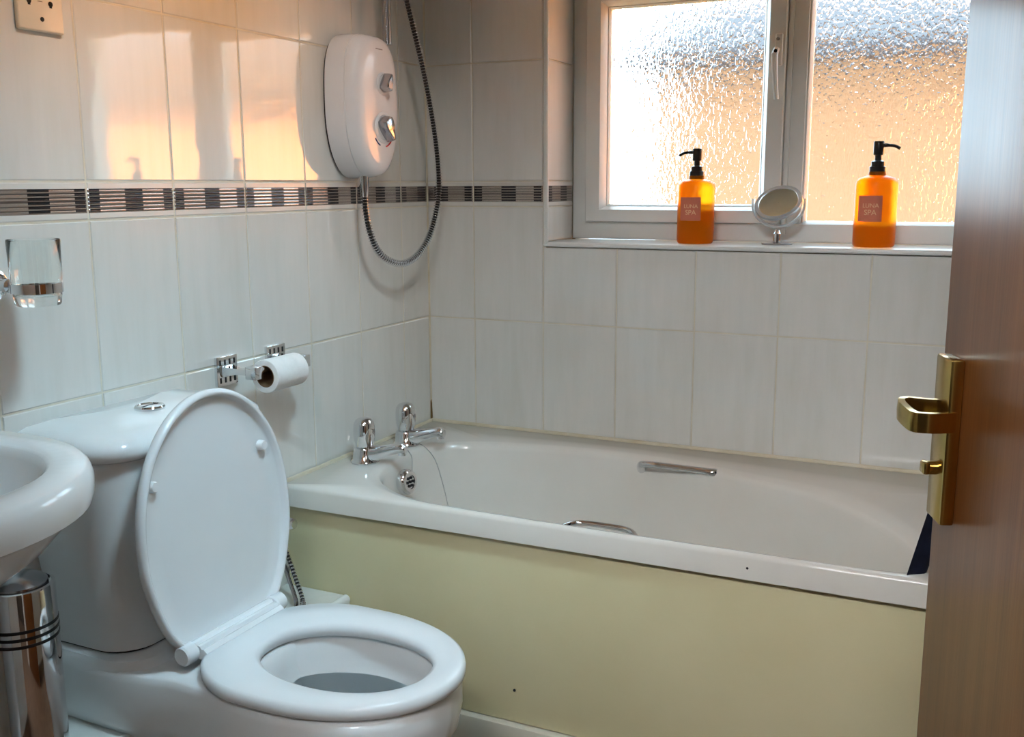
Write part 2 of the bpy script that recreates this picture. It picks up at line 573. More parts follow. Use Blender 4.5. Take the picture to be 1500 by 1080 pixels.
# ------------------------------------------------------------------ unseen ceiling bar added to house the fill spots
sl = thing('fill_spot_bar', 'unseen chrome ceiling bar added for three fill spotlights above the toilet and bath', 'light', (1.10, -1.18, CEIL))
obj('bar', B((1.07, -1.42, CEIL-.028), (1.13, -.94, CEIL-.001), .006), CHROME, sl)
for lc, v in FILL_SPOTS:
    bm = bmesh.new()
    lathe(bm, [(.036, -.008), (.040, -.008), (.040, -.075), (.028, -.092), (.001, -.092), (.001, -.088), (.026, -.086), (.036, -.072), (.036, -.008)], lc, v, 28, caps=False)
    tube(bm, [(lc.x+.03, lc.y, CEIL-.02), (lc.x+.03, lc.y, lc.z+.05), lc-v*.06], .007, 10)
    obj('fill_lamp_head', bm, CHROME, sl)

# ------------------------------------------------------------------ bath
BX0, BX1, BY0, BY1, RIM = .004, 1.70, -.672, -.004, .51
bath = thing('bathtub', 'white acrylic bath along the window wall with a cream front panel', 'bathtub', (.85, -.34, 0))
inner = spline([(.122, -.319, 0), (.134, -.410, 0), (.155, -.500, 0), (.215, -.575, 0), (.311, -.630, 0), (.42, -.645, 0), (.70, -.650, 0), (1.0, -.650, 0), (1.24, -.648, 0),
                (1.305, -.625, 0), (1.31, -.57, 0), (1.275, -.48, 0), (1.21, -.375, 0), (1.13, -.29, 0), (1.02, -.222, 0), (.87, -.172, 0), (.72, -.135, 0), (.58, -.122, 0), (.45, -.13, 0), (.33, -.155, 0), (.21, -.19, 0), (.145, -.24, 0)], 6, True)
bc = Vector((.70, -.385, 0))
def ray_poly(c, th, poly):
    d = Vector((math.cos(th), math.sin(th), 0)); best = None
    for i in range(len(poly)):
        a, b = poly[i]-c, poly[(i+1) % len(poly)]-c
        e = b-a
        den = d.x*e.y-d.y*e.x
        if abs(den) < 1e-9: continue
        t = (a.x*e.y-a.y*e.x)/den
        s = (a.x*d.y-a.y*d.x)/den
        if t > 0 and -1e-6 <= s <= 1+1e-6 and (best is None or t > best): best = t
    return c+d*(best or .1)
rect = [Vector(p) for p in ((BX0, BY0, 0), (BX1, BY0, 0), (BX1, BY1, 0), (BX0, BY1, 0))]
ths = [2*PI*k/150 for k in range(150)]+[math.atan2(p.y-bc.y, p.x-bc.x) % (2*PI) for p in rect]
ths = sorted(set(round(t, 5) for t in ths))
outer = [ray_poly(bc, t, rect) for t in ths]
inn = [ray_poly(bc, t, inner) for t in ths]
def inset(pts, d):
    return [Vector((min(max(p.x, BX0+d), BX1-d), min(max(p.y, BY0+d), BY1-d), 0)) for p in pts]
def sup(cx, cy, a, b, e, th):
    c, s = math.cos(th), math.sin(th)
    r = (abs(c/a)**e+abs(s/b)**e)**(-1/e)
    return Vector((cx+r*c, cy+r*s, 0))
bot = [sup(.66, -.385, .44, .175, 3.2, t) for t in ths]
def zz(pts, z): return [Vector((p.x, p.y, z)) for p in pts]
def mixp(a, b, k): return [p.lerp(q, k) for p, q in zip(a, b)]
def offs(pts, d): return [bc+(p-bc)*(1+d/max((p-bc).length, .05)) for p in pts]
lps = [zz(outer, RIM-.047), zz(outer, RIM-.008), zz(inset(outer, .002), RIM-.003), zz(inset(outer, .006), RIM),
       zz(mixp(inset(outer, .006), offs(inn, .014), .9), RIM+.0005), zz(offs(inn, .005), RIM-.001), zz(inn, RIM-.006), zz(offs(inn, -.006), RIM-.016),
       zz(mixp(inn, bot, .08), RIM-.06), zz(mixp(inn, bot, .3), RIM-.18), zz(mixp(inn, bot, .62), RIM-.32), zz(mixp(inn, bot, .88), RIM-.385), zz(bot, RIM-.40),
       zz([Vector((.66, -.385, 0)).lerp(p, .8) for p in bot], RIM-.405)]
bm = bmesh.new()
loft(bm, lps, False, True)
tub = obj('tub', bm, ACRYL, bath, angle=60)
# sealant bead against the tiles
bm = bmesh.new()
tube(bm, [(.0065, BY0, RIM+.002), (.0065, -.0065, RIM+.002), (BX1, -.0065, RIM+.002)], .006, 8)
obj('sealant_bead', bm, SEAL, tub)
PY = BY0+.016
obj('panel', B((.006, PY, .070), (BX1, PY+.012, RIM-.050), .001), PANEL, bath)
obj('shadow_gap', B((.006, PY+.006, RIM-.052), (BX1, PY+.02, RIM-.040)), DARK, bath)
obj('plinth', B((.16, PY-.016, .0), (BX1, PY+.01, .068), .004), mottled('plinth_paint', (206, 196, 178), (214, 204, 188), .35, 4.), bath)
bm = bmesh.new(); lathe(bm, [(.003, 0), (.003, .0015), (.001, .002)], (.565, PY, .14), (0, -1, 0), 8)
obj('screw', bm, DARK, bath)
bm = bmesh.new(); lathe(bm, [(.0025, 0), (.002, .001)], (1.03, BY0, .485), (0, -1, 0), 8)
obj('chip_mark', bm, DARK, bath)
# overflow with holes
ovc = Vector((.158, -.392, .458)); ovd = Vector((1, -.12, .16)).normalized()
bm = bmesh.new()
lathe(bm, [(.031, -.008), (.031, .002), (.028, .008), (.024, .011), (.017, .011), (.016, .009), (.001, .009)], ovc, ovd, 28)
ov = obj('overflow', bm, CHROME, bath)
ox, oy = frame_of(ovd)
bm = bmesh.new()
for k in range(7):
    p = ovc+ovd*.0092+((ox*math.cos(k*PI/3)+oy*math.sin(k*PI/3))*.0105 if k < 6 else Vector())
    lathe(bm, [(.0036, 0), (.0036, .0022)], p, ovd, 10)
obj('drain_holes', bm, DARK, ov, kind='stuff')
# ball chain
def chain(pts, step=.0042):
    P = spline(pts, 14); bm = bmesh.new(); acc = 0; last = P[0]
    tube(bm, P[::3]+[P[-1]], .0011, 6)
    for p in P[1:]:
        acc += (p-last).length; last = p
        if acc > step:
            acc = 0
            lathe(bm, [(.0004, -.0017), (.0017, 0), (.0004, .0017)], p, (0, 0, 1), 6)
    return bm
obj('plug_chain', chain([(.112, -.255, .514), (.135, -.262, .508), (.165, -.268, .48), (.188, -.272, .42), (.215, -.28, .33), (.25, -.30, .24)]), CHROME, bath)
obj('plug_chain', chain([(.100, -.305, .514), (.118, -.318, .511), (.138, -.335, .50), (.150, -.355, .475), (.168, -.378, .462)]), CHROME, bath)
# grab handles
def grab(path, r, wn=14, flat=.7):
    P = spline(path, 6)
    bm = bmesh.new()
    tube(bm, P, r, wn)
    return bm
gh = obj('grab_handle', grab([(.655, -.118, .478), (.662, -.150, .497), (.685, -.160, .503), (.75, -.162, .504), (.82, -.162, .503), (.842, -.154, .497), (.85, -.122, .478)],
                        [.016, .0145, .0135, .0125, .0115, .0105, .0095, .009, .0085, .008, .008, .008, .008, .008, .008, .008, .008, .008, .008, .008, .008, .008, .008, .008, .0085, .009, .0095, .0105, .0115, .0125, .0135, .0145, .0155, .016, .016, .016, .016]), CHROME, bath)
gh2 = obj('grab_handle', grab([(.625, -.640, .470), (.640, -.590, .478), (.665, -.560, .481), (.72, -.556, .482), (.77, -.560, .481), (.795, -.588, .478), (.808, -.640, .470)], .006), CHROME, bath)

# taps
def tap(x, y, rot, label, seed):
    t = thing('bath_tap', label, 'tap', (x, y, RIM+.0012), rot, 'chrome taps on the bath')
    bm = bmesh.new()
    lathe(bm, [(.034, 0), (.034, .003), (.030, .008), (.0265, .030), (.024, .036), (.018, .038)], (0, 0, 0), (0, 0, 1), 10)
    P = [(.010, 0, .020), (.035, 0, .024), (.06, 0, .032), (.085, 0, .039), (.098, 0, .040), (.106, 0, .037)]
    loops = []
    for (px, py, pz), (w, h) in zip(P, [(.022, .020), (.018, .0175), (.0145, .0145), (.013, .0122), (.013, .012), (.010, .009)]):
        loops.append([Vector((px, w*math.cos(a)*(abs(math.cos(a))**-.35 if abs(math.cos(a)) > .05 else 1), pz+h*math.sin(a))) for a in [2*PI*k/16 for k in range(16)]])
    loft(bm, loops)
    lathe(bm, [(.010, 0), (.010, .012)], (.096, 0, .024), (0, 0, 1), 14)
    b = obj('spout_body', bm, CHROME, t, local=True)
    bm = bmesh.new()
    lathe(bm, [(.019, .036), (.0205, .041), (.0238, .052), (.0258, .066), (.0256, .084), (.0235, .096), (.0185, .1035), (.010, .1075), (.0005, .1085)], (0, 0, 0), (0, 0, 1), 24)
    obj('tap_head', bm, CHROME, t, local=True)
    bm = bmesh.new()
    lathe(bm, [(.0065, 0), (.0065, .002), (.004, .003)], (.0235, 0, .075), (1, 0, 0), 10)
    obj('marker', bm, SATIN, t, local=True)
    return t
tap(.075, -.444, math.radians(8), 'chrome pillar tap near the front edge of the bath deck', 1)
tap(.078, -.262, math.radians(4), 'chrome pillar tap by the tiled corner with the plug chain', 2)

# ------------------------------------------------------------------ pipe boxing along the wall
BZ, BXW = .275, .170
bx = thing('pipe_boxing', 'low tiled pipe boxing with rounded white edge behind the toilet', 'ledge', (.085, -1.3, 0))
obj('body', B((.001, -1.48, 0), (BXW-.006, PY-.002, BZ-.006)), GROUT, bx, smooth=False)
y = PY-.002
for k in range(8):
    y1 = max(y-.198, -1.48)
    if y-y1 < .01: break
    obj('tile', B((.001, y1+G, BZ-.007), (BXW-.012, y-G, BZ), .001, 1), TILE, bx)
    obj('tile', B((BXW-.007, y1+G, .002), (BXW, y-G, BZ-.012), .001, 1), TILE, bx)
    y = y1
bm = bmesh.new()
tube(bm, [(BXW-.010, PY-.003, BZ-.009), (BXW-.010, -1.48, BZ-.009)], .0105, 14)
obj('edge_trim', bm, UPVC, bx)

# ------------------------------------------------------------------ toilet
YC = -1.128
wc = thing('toilet', 'white close-coupled toilet with its lid raised beside the bath', 'toilet', (.3, YC, 0))
def pan_w(x):
    pts = [(.012, .165), (.16, .168), (.21, .158), (.26, .148), (.32, .152), (.40, .166), (.47, .170), (.54, .160), (.60, .143), (.645, .105), (.672, .055), (.681, 0)]
    for (a, u), (b, v) in zip(pts[:-1], pts[1:]):
        if a <= x <= b:
            t = (x-a)/(b-a); t = t*t*(3-2*t) if b < .6 else t
            return u+(v-u)*t
    return 0
def egg(cx, a_f, a_r, b, n=64, e=2.0, er=2.0):
    """outline, front +x; superellipse halves"""
    out = []
    for k in range(n):
        t = 2*PI*k/n
        c, s = math.cos(t), math.sin(t)
        a = a_f if c >= 0 else a_r
        ee = e if c >= 0 else er
        r = (abs(c/a)**ee+abs(s/b)**ee)**(-1/ee)
        out.append((cx+r*c, r*s))
    return out
# pan outline sampled as one closed loop: shelf at the wall, waist, bowl
def pan_outline(n=40):
    xs_ = [.012+(.681-.012)*(1-math.cos(PI*k/n/1.0))/2 for k in range(n+1)]
    a = [(x, pan_w(x)) for x in xs_]
    return a+[(x, -w) for x, w in reversed(a[:-1])]
PO = pan_outline()
def pl(z, kx=1., ky=1., x0=.012, dx=0.):
    return [Vector((x0+(x-.012)*kx+dx, YC+w*ky, z)) for x, w in PO]
def pan_lower(z, xa, xb, ky):
    return [Vector((xa+(x-.012)/(.669)*(xb-xa), YC+w*ky, z)) for x, w in PO]
bm = bmesh.new()
# rim to water: the bowl is open at the top
bowl_c = .50
def bowl(z, a_f, a_r, b, cx=bowl_c):
    pts = egg(cx, a_f, a_r, b, 80)
    return pts
n_ = len(PO)
def ring_at(z, cx, af, ar, b):
    # sample the ellipse by matching angle to each outline point
    out = []
    for x, w in PO:
        t = math.atan2(w, (x-cx)); c, s = math.cos(t), math.sin(t)
        a = af if c >= 0 else ar
        r = ((c/a)**2+(s/b)**2)**-.5
        out.append(Vector((cx+r*c, YC+r*s, z)))
    return out
L_ = [pan_lower(0, .10, .50, .62), pan_lower(.03, .10, .50, .62), pan_lower(.14, .09, .50, .60), pan_lower(.22, .06, .545, .72), pan_lower(.262, .035, .60, .88),
      pan_lower(.285, .014, .635, .97), pl(.30, .985, 1.), pl(.345, 1., 1.), pl(.372, 1., 1.), pl(.383, .995, .985), pl(.387, .985, .96),
      ring_at(.387, .49, .158, .158, .118), ring_at(.376, .49, .150, .150, .112), ring_at(.35, .49, .146, .150, .112), ring_at(.325, .49, .136, .142, .106), ring_at(.27, .48, .108, .118, .09), ring_at(.225, .465, .08, .09, .07), ring_at(.20, .45, .05, .06, .05)]
loft(bm, L_, True, True)
pan = obj('pan', bm, CERAMIC, wc, angle=50)
bm = bmesh.new()
loft(bm, [ring_at(.325, .49, .1345, .1405, .1045)], False, True)
obj('bowl_water', bm, WATER, pan)
# raised shelf the cistern sits on
def rrect(x0, x1, yh, r, z, n=6, front_bow=0.):
    pts = []
    for cx, cy, a0 in ((x1-r, YC+yh-r, 0), (x0+.004, YC+yh-.004, 1), (x0+.004, YC-yh+.004, 2), (x1-r, YC-yh+r, 3)):
        rr = r if a0 in (0, 3) else .004
        for k in range(n+1):
            a = a0*PI/2+PI/2*k/n
            px, py = cx+rr*math.cos(a), cy+rr*math.sin(a)
            if front_bow and px > x1-.06: px += front_bow*(1-((py-YC)/yh)**2)
            pts.append(Vector((px, py, z)))
    return pts
bm = bmesh.new()
loft(bm, [rrect(.013, .205, .164, .06, .30), rrect(.013, .205, .166, .06, .375, 6, .006), rrect(.013, .20, .164, .06, .392, 6, .006), rrect(.014, .192, .160, .055, .400, 6, .008), rrect(.016, .182, .150, .05, .4025, 6, .010)], True, True)
obj('cistern_shelf', bm, CERAMIC, pan)
# cistern
bm = bmesh.new()
loft(bm, [rrect(.008, .150, .135, .05, .402, 6, .010), rrect(.006, .164, .150, .055, .408, 6, .014), rrect(.006, .166, .152, .055, .44, 6, .014), rrect(.004, .186, .176, .055, .62, 6, .016), rrect(.004, .192, .182, .055, .735, 6, .016)], True, True)
cis = obj('cistern', bm, CERAMIC, wc, angle=50)
obj('joint', ext(bmesh.new(), rrect(.010, .158, .144, .05, .4005, 6, .012), (0, 0, .004)), DARK, cis)
bm = bmesh.new()
loft(bm, [rrect(.003, .196, .187, .06, .736, 6, .018), rrect(.002, .203, .193, .062, .741, 6, .018), rrect(.002, .206, .195, .062, .752, 6, .018), rrect(.002, .204, .193, .06, .762, 6, .018), rrect(.003, .193, .185, .06, .772, 6, .017),
          rrect(.006, .17, .168, .055, .778, 6, .015), rrect(.012, .12, .12, .04, .781, 6, .01)], True, True)
clid = obj('cistern_lid', bm, CERAMIC, wc, angle=60)
bm = bmesh.new()
lathe(bm, [(.0255, -.004), (.0255, .002), (.0235, .0048), (.020, .0052), (.0190, .0035), (.0188, .0042), (.0005, .005)], (.098, YC+.006, .7825), (0, 0, 1), 36)
btn = obj('flush_button', bm, CHROME, clid)
obj('button_split', B((.098-.0006, YC+.006-.019, .7862), (.098+.0006, YC+.006+.019, .7878)), DARK, btn)
# seat ring
def seat_out(n=96, grow=0.):
    out = []
    for k in range(n):
        t = 2*PI*k/n; c, s = math.cos(t), math.sin(t)
        a = (.234 if c >= 0 else .183)+grow; b = .173+grow
        e = 2.05 if c >= 0 else 4.6
        r = (abs(c/a)**e+abs(s/b)**e)**(-1/e)
        x, y = .455+r*c, r*s
        if x < .40:   # taper the hinge end
            y *= 1-.26*((.40-x)/.13)**1.5
        out.append((x, y))
    return out
def seat_in(n=96, grow=0.):
    out = []
    for k in range(n):
        t = 2*PI*k/n; c, s = math.cos(t), math.sin(t)
        a = .147+grow; b = .104+grow
        r = (abs(c/a)**2.1+abs(s/b)**2.1)**(-1/2.1)
        out.append((.491+r*c, r*s-.003))
    return out
def z3(pts, z, dx=0): return [Vector((x+dx, YC+y, z)) for x, y in pts]
bm = bmesh.new()
lp = [z3(seat_in(grow=.004), .391), z3(seat_out(grow=-.004), .391), z3(seat_out(), .395), z3(seat_out(grow=.001), .402), z3(seat_out(grow=-.0005), .4108), z3(seat_out(grow=-.0065), .4146),
      z3([(a[0]*.55+b[0]*.45, a[1]*.55+b[1]*.45) for a, b in zip(seat_out(), seat_in())], .4155), z3(seat_in(grow=.009), .4138), z3(seat_in(grow=.0015), .4095), z3(seat_in(), .400), z3(seat_in(grow=.004), .391)]
loft(bm, lp, False, False)
seat = obj('seat', bm, PLASTIC, wc, angle=60)
bm = bmesh.new()
for dx, dy in ((.14, .11), (.14, -.11)):
    lathe(bm, [(.009, 0), (.009, .006)], (.455+dx-.05, YC+dy*1.2, .3855), (0, 0, 1), 10)
obj('seat_buffers', bm, PLASTIC, seat, kind='stuff')
# hinge bar with two ridges
bm = bmesh.new()
prof = [(.244, .404), (.244, .418), (.250, .426), (.258, .429), (.264, .4285), (.267, .4245), (.271, .4265), (.276, .4255), (.279, .4205), (.283, .4215), (.290, .4165), (.290, .404)]
loft(bm, [[Vector((x, YC-.098, z)) for x, z in prof], [Vector((x, YC+.098, z)) for x, z in prof]])
obj('hinge_bar', bm, PLASTIC, seat, angle=40)
# raised lid: built lying in (s up the lid, y) then tilted back
LT = math.radians(3.2)
hx_, hz_ = .252, .412
def lidp(s, y, d):
    """s distance up from the hinge, d towards the room"""
    return Vector((hx_-s*math.sin(LT)+d*math.cos(LT), YC+y, hz_+s*math.cos(LT)+d*math.sin(LT)))
def lid_out(grow=0., n=96):
    out = []
    for k in range(n):
        t = 2*PI*k/n; c, s = math.cos(t), math.sin(t)
        a = (.222 if c >= 0 else .205)+grow; b = .177+grow
        e = 2.05 if c >= 0 else 5.0
        r = (abs(c/a)**e+abs(s/b)**e)**(-1/e)
        x, y = .192+r*c, r*s
        if x < .16: y *= 1-.27*((.16-x)/.17)**1.3
        out.append((x, y))
    return out
def lz(pts, d): return [lidp(x, y, d) for x, y in pts]
bm = bmesh.new()
loft(bm, [lz(lid_out(-.03), -.014), lz(lid_out(-.008), -.011), lz(lid_out(), -.004), lz(lid_out(.0005), .004), lz(lid_out(-.002), .009), lz(lid_out(-.006), .0105), lz(lid_out(-.010), .009), lz(lid_out(-.013), .001), lz(lid_out(-.017), -.002), lz(lid_out(-.05), -.0025)], True, True)
lid = obj('lid', bm, PLASTIC, wc, angle=50)
for s_, y_ in ((.287, -.137), (.292, .122)):
    bm = bmesh.new()
    o_ = lidp(s_, y_, -.003); d_ = lidp(s_, y_, 1)-lidp(s_, y_, 0)
    lathe(bm, [(.0095, 0), (.009, .010), (.0075, .0125), (.0005, .013)], o_, d_, 16)
    obj('lid_buffer', bm, PLASTIC, lid)
for sgn in (-1, 1):
    bm = bmesh.new()
    lathe(bm, [(.0005, 0), (.014, .0), (.0165, .003), (.0165, .024), (.014, .027), (.0005, .027)], (.262, YC+sgn*.0985, .4165), (0, sgn, 0), 20)
    obj('hinge_knuckle', bm, PLASTIC, lid)

# ------------------------------------------------------------------ basin
bs = thing('washbasin', 'white ceramic washbasin beside the toilet cistern', 'sink', (.2, -1.66, 0))
BZR = .80; BYC = -1.655; BHW = .275
def basin_loop(z, kx, ky, xf=.415, e=2.6, x0=.004, n=72):
    out = []
    for k in range(n):
        t = 2*PI*k/n; c, s = math.cos(t), math.sin(t)
        a = (xf-.13)*kx if c >= 0 else .13-x0
        b = BHW*ky
        ee = 2.1 if c >= 0 else 5.
        r = (abs(c/a)**ee+abs(s/b)**ee)**(-1/ee)
        out.append(Vector((.13+r*c, BYC+r*s, z)))
    return out
def basin_in(z, k, n=72):
    out = []
    for i in range(n):
        t = 2*PI*i/n; c, s = math.cos(t), math.sin(t)
        a = (.215 if c >= 0 else .09)*k; b = .215*k
        r = (abs(c/a)**2.3+abs(s/b)**2.3)**(-1/2.3)
        out.append(Vector((.145+r*c, BYC+r*s, z)))
    return out
bm = bmesh.new()
loft(bm, [basin_loop(.60, .25, .25), basin_loop(.64, .52, .50), basin_loop(.70, .80, .78), basin_loop(.738, .915, .905), basin_loop(.745, .935, .93), basin_loop(.750, .985, .982), basin_loop(.765, 1.0, 1.0), basin_loop(.783, 1.0, 1.0), basin_loop(.795, .985, .985), basin_loop(.80, .96, .965),
          basin_in(.800, .99), basin_in(.797, .965), basin_in(.785, .945), basin_in(.73, .86), basin_in(.68, .66), basin_in(.665, .3)], True, True)
obj('bowl', bm, CERAMIC, bs, angle=50)
bm = bmesh.new()
lathe(bm, [(.10, 0), (.10, .02), (.075, .06), (.07, .4), (.085, .62)], (.13, BYC-.02, 0), (0, 0, 1), 28)
obj('pedestal', bm, CERAMIC, bs)
bm = bmesh.new()
lathe(bm, [(.022, 0), (.020, .01), (.001, .011)], (.145, BYC, .664), (0, 0, 1), 20)
obj('waste', bm, CHROME, bs)
bm = bmesh.new()
lathe(bm, [(.024, 0), (.022, .05), (.020, .085), (.001, .09)], (.045, BYC-.03, .80), (0, 0, 1), 20)
tube(bm, spline([(.05, BYC-.03, .84), (.09, BYC-.03, .86), (.13, BYC-.03, .85), (.14, BYC-.03, .835)], 5), .010, 12)
obj('mixer', bm, CHROME, bs)

# ------------------------------------------------------------------ chrome canister
cn = thing('canister', 'polished chrome cylinder with three black rings standing under the washbasin', 'canister', (.092, -1.402, BZ))
CR, CH = .052, .292
bm = bmesh.new()
lathe(bm, [(CR-.003, 0), (CR, .003), (CR, CH-.004), (CR-.001, CH), (CR-.005, CH+.001), (CR-.006, CH-.004), (.001, CH-.004)], (0, 0, 0), (0, 0, 1), 48)
obj('body', bm, CHROME, cn, local=True)
for k in range(3):
    bm = bmesh.new()
    z = CH-.058-k*.0115
    lathe(bm, [(CR-.001, z-.0026), (CR+.0006, z-.0024), (CR+.0006, z+.0024), (CR-.001, z+.0026)], (0, 0, 0), (0, 0, 1), 48, caps=False)
    obj('ring', bm, BLACKP, cn, local=True)
bm = bmesh.new()
lathe(bm, [(CR-.009, CH-.003), (CR-.010, CH+.004), (CR-.016, CH+.010), (.02, CH+.016), (.0005, CH+.018)], (0, 0, 0), (0, 0, 1), 48)
obj('cap', bm, SATIN, cn, local=True)

# ------------------------------------------------------------------ tumbler and its holder
TX, TY = .103, -1.330
th = thing('tumbler_holder', 'chrome ring bracket on the wall tiles holding the glass', 'holder', (0, TY, 1.0))
bm = bmesh.new()
lathe(bm, [(.028, 0), (.028, .004), (.025, .009), (.016, .012), (.009, .020), (.0075, .040)], (0, TY, 1.008), (1, 0, 0), 28)
obj('rose', bm, CHROME, th)
bm = bmesh.new()
lathe(bm, [(.006, .03), (.0105, .036), (.0105, .044), (.006, .05), (.0055, TX-.039)], (0, TY, 1.008), (1, 0, 0), 18)
obj('arm', bm, CHROME, th)
bm = bmesh.new()
lathe(bm, [(.0346, -.007), (.0366, -.007), (.0366, .007), (.0346, .007), (.0346, -.007)], (TX, TY, 1.008), (0, 0, 1), 44, caps=False)
obj('ring', bm, CHROME, th)
bm = bmesh.new()
lathe(bm, [(.0005, .982), (.0305, .982), (.0325, .985), (.0338, .997), (.0340, 1.015), (.0358, 1.020), (.0372, 1.078), (.0366, 1.0795), (.0359, 1.078), (.0346, 1.02), (.0326, 1.003), (.0315, .996), (.0005, .995)], (TX, TY, 0), (0, 0, 1), 44, caps=False)
tag(obj('tumbler', bm, CLEAR), 'clear empty glass tumbler held by a chrome ring', 'glass')

# ------------------------------------------------------------------ shaver socket
sk = thing('shaver_socket', 'cream plastic shaver socket plate mounted on wall tiles', 'socket', (0, -1.201, 1.468))
bm = bmesh.new()
box(bm, (0, -1.244, 1.395), (.009, -1.158, 1.541), .0035, 3)
SOCK = mottled('socket_plastic', (226, 214, 190), (232, 222, 200), .3, 5.)
pl_ = obj('plate', bm, SOCK, sk)
for yy, z_ in ((-1.222, 1.439), (-1.182, 1.439), (-1.222, 1.457), (-1.182, 1.457), (-1.222, 1.50), (-1.182, 1.50), (-1.222, 1.518), (-1.182, 1.518)):
    bm = bmesh.new()
    lathe(bm, [(.0042, 0), (.0042, .0006)], (.009, yy, z_), (1, 0, 0), 14)
    box(bm, (.009, yy-.0022, z_-.006), (.0096, yy+.0022, z_+.001))
    obj('pin_hole', bm, DARK, pl_)
bm = bmesh.new()
lathe(bm, [(.0036, 0), (.0036, .0008), (.002, .0012)], (.009, -1.200, 1.414), (1, 0, 0), 14)
obj('screw', bm, DARK, pl_)
bm = bmesh.new()
for k, (a, b_) in enumerate(((0, .006), (0, .003), (.004, .007), (0, .006))):
    box(bm, (.009, -1.206+a, 1.440+k*.0045), (.0093, -1.206+b_+.003, 1.4412+k*.0045))
obj('printed_mark', bm, nmat('grey_print', (120, 100, 80), .5), pl_)

# ------------------------------------------------------------------ toilet roll holder and roll
rh = thing('toilet_roll_holder', 'chrome toilet roll holder with two square slotted wall plates', 'holder', (0, -.745, .79))
for yc in (-.822, -.667):
    bm = bmesh.new()
    box(bm, (0, yc-.030, .760), (.008, yc+.030, .820), .0015)
    pt = obj('wall_plate', bm, CHROME, rh)
    bm = bmesh.new()
    for r_ in range(3):
        for c_ in range(4):
            if r_ == 1: continue
            yy = yc-.021+c_*.014; z_ = .772+r_*.018
            box(bm, (.0072, yy-.0022, z_-.0055), (.0086, yy+.0022, z_+.0055))
    obj('slots', bm, DARK, pt, kind='stuff')
    bm = bmesh.new()
    loft(bm, [[Vector((.008, yc-.016, .78)), Vector((.008, yc+.016, .78)), Vector((.008, yc+.016, .80)), Vector((.008, yc-.016, .80))],
              [Vector((.035, yc-.007, .784)), Vector((.035, yc+.007, .784)), Vector((.035, yc+.007, .796)), Vector((.035, yc-.007, .796))],
              [Vector((.066, yc-.007, .784)), Vector((.066, yc+.007, .784)), Vector((.066, yc+.007, .796)), Vector((.066, yc-.007, .796))]])
    box(bm, (.062, yc-.012, .777), (.088, yc+.012, .803), .002)
    obj('arm', bm, CHROME, rh, angle=25)
bm = bmesh.new()
tube(bm, [(.075, -.822, .790), (.075, -.667, .790)], .0075, 14)
obj('roller', bm, CHROME, rh)
RX, RZ, RR, RC = .077, .7775, .034, .0215
bm = bmesh.new()
lathe(bm, [(RC+.001, 0), (RR-.001, 0), (RR, .001), (RR, .099), (RR-.001, .1), (RC+.001, .1), (RC+.001, 0)], (RX, -.792, RZ), (0, 1, 0), 40, caps=False)
roll_t = thing('toilet_roll', 'white toilet paper roll on its chrome bar', 'toilet paper', (RX, -.742, RZ))
obj('paper', bm, PAPER, roll_t)
bm = bmesh.new()
lathe(bm, [(RC-.0006, 0), (RC+.001, 0), (RC+.001, .1), (RC-.0006, .1), (RC-.0006, 0)], (RX, -.792, RZ), (0, 1, 0), 40, caps=False)
obj('core', bm, CARD, roll_t)

# ------------------------------------------------------------------ electric shower
sh = thing('electric_shower', 'white electric shower unit with two grey dials on tiled wall', 'shower', (0, -.358, 1.33))
SYC, SZC = -.358, 1.333
def sh_loop(x, kw, kh, n=64, dz=0., dy=0.):
    out = []
    for k in range(n):
        t = 2*PI*k/n; c, s = math.cos(t), math.sin(t)
        a, b = .097*kw, .161*kh
        e = 3.1 if s > 0 else 2.6
        r = (abs(c/a)**e+abs(s/b)**e)**(-1/e)
        y_, z_ = r*c, r*s
        if z_ < 0: y_ *= 1-.16*(-z_/b)**2
        out.append(Vector((x, SYC+dy+y_, SZC+dz+z_)))
    return out
bm = bmesh.new()
loft(bm, [sh_loop(.0, .96, .97), sh_loop(.007, .96, .97)])
obj('back_gasket', bm, GASKET, sh)
bm = bmesh.new()
loft(bm, [sh_loop(.006, 1., 1.), sh_loop(.010, 1.005, 1.005), sh_loop(.044, .998, .998), sh_loop(.056, .985, .99), sh_loop(.0575, .955, .97)], True, True)
obj('back_casing', bm, SHOWERP, sh, angle=50)
bm = bmesh.new()
loft(bm, [sh_loop(.0572, .955, .97), sh_loop(.0585, .982, .988), sh_loop(.064, .978, .986), sh_loop(.073, .950, .968), sh_loop(.081, .90, .94), sh_loop(.0865, .80, .88), sh_loop(.0895, .62, .76), sh_loop(.0905, .3, .5)], True, True)
fc = obj('front_cover', bm, SHOWERP, sh, angle=60)
def dial(y_, z_, r, ang, ln, name):
    bm = bmesh.new()
    lathe(bm, [(r*1.35, -.004), (r*1.30, .002), (r*1.05, .004), (r*1.0, .003), (.001, .003)], (.089, y_, z_), (1, 0, 0), 32)
    o = obj(name+'_ring', bm, SHOWERP, fc)
    bm = bmesh.new()
    d = Vector((0, math.sin(ang), -math.cos(ang))); q = Vector((0, math.cos(ang), math.sin(ang)))
    c = Vector((.092, y_, z_))
    lo = [(-.80, .80), (-.45, .98), (.1, .86), (1.22, .26), (1.30, 0), (1.22, -.26), (.1, -.86), (-.45, -.98), (-.80, -.80), (-.92, 0)]
    loops = []
    for h, k in ((0, 1.), (.012, .96), (.020, .88), (.022, .70)):
        loops.append([c+Vector((h, 0, 0))+d*(a*r*k)+q*(b*r*.72*k) for a, b in lo])
    loft(bm, loops)
    return obj(name, bm, SATIN, fc, angle=30)
dial(SYC+.012, 1.384, .0195, math.radians(160), 1, 'power_dial')
dial(SYC+.010, 1.286, .0275, math.radians(28), 1, 'temperature_dial')
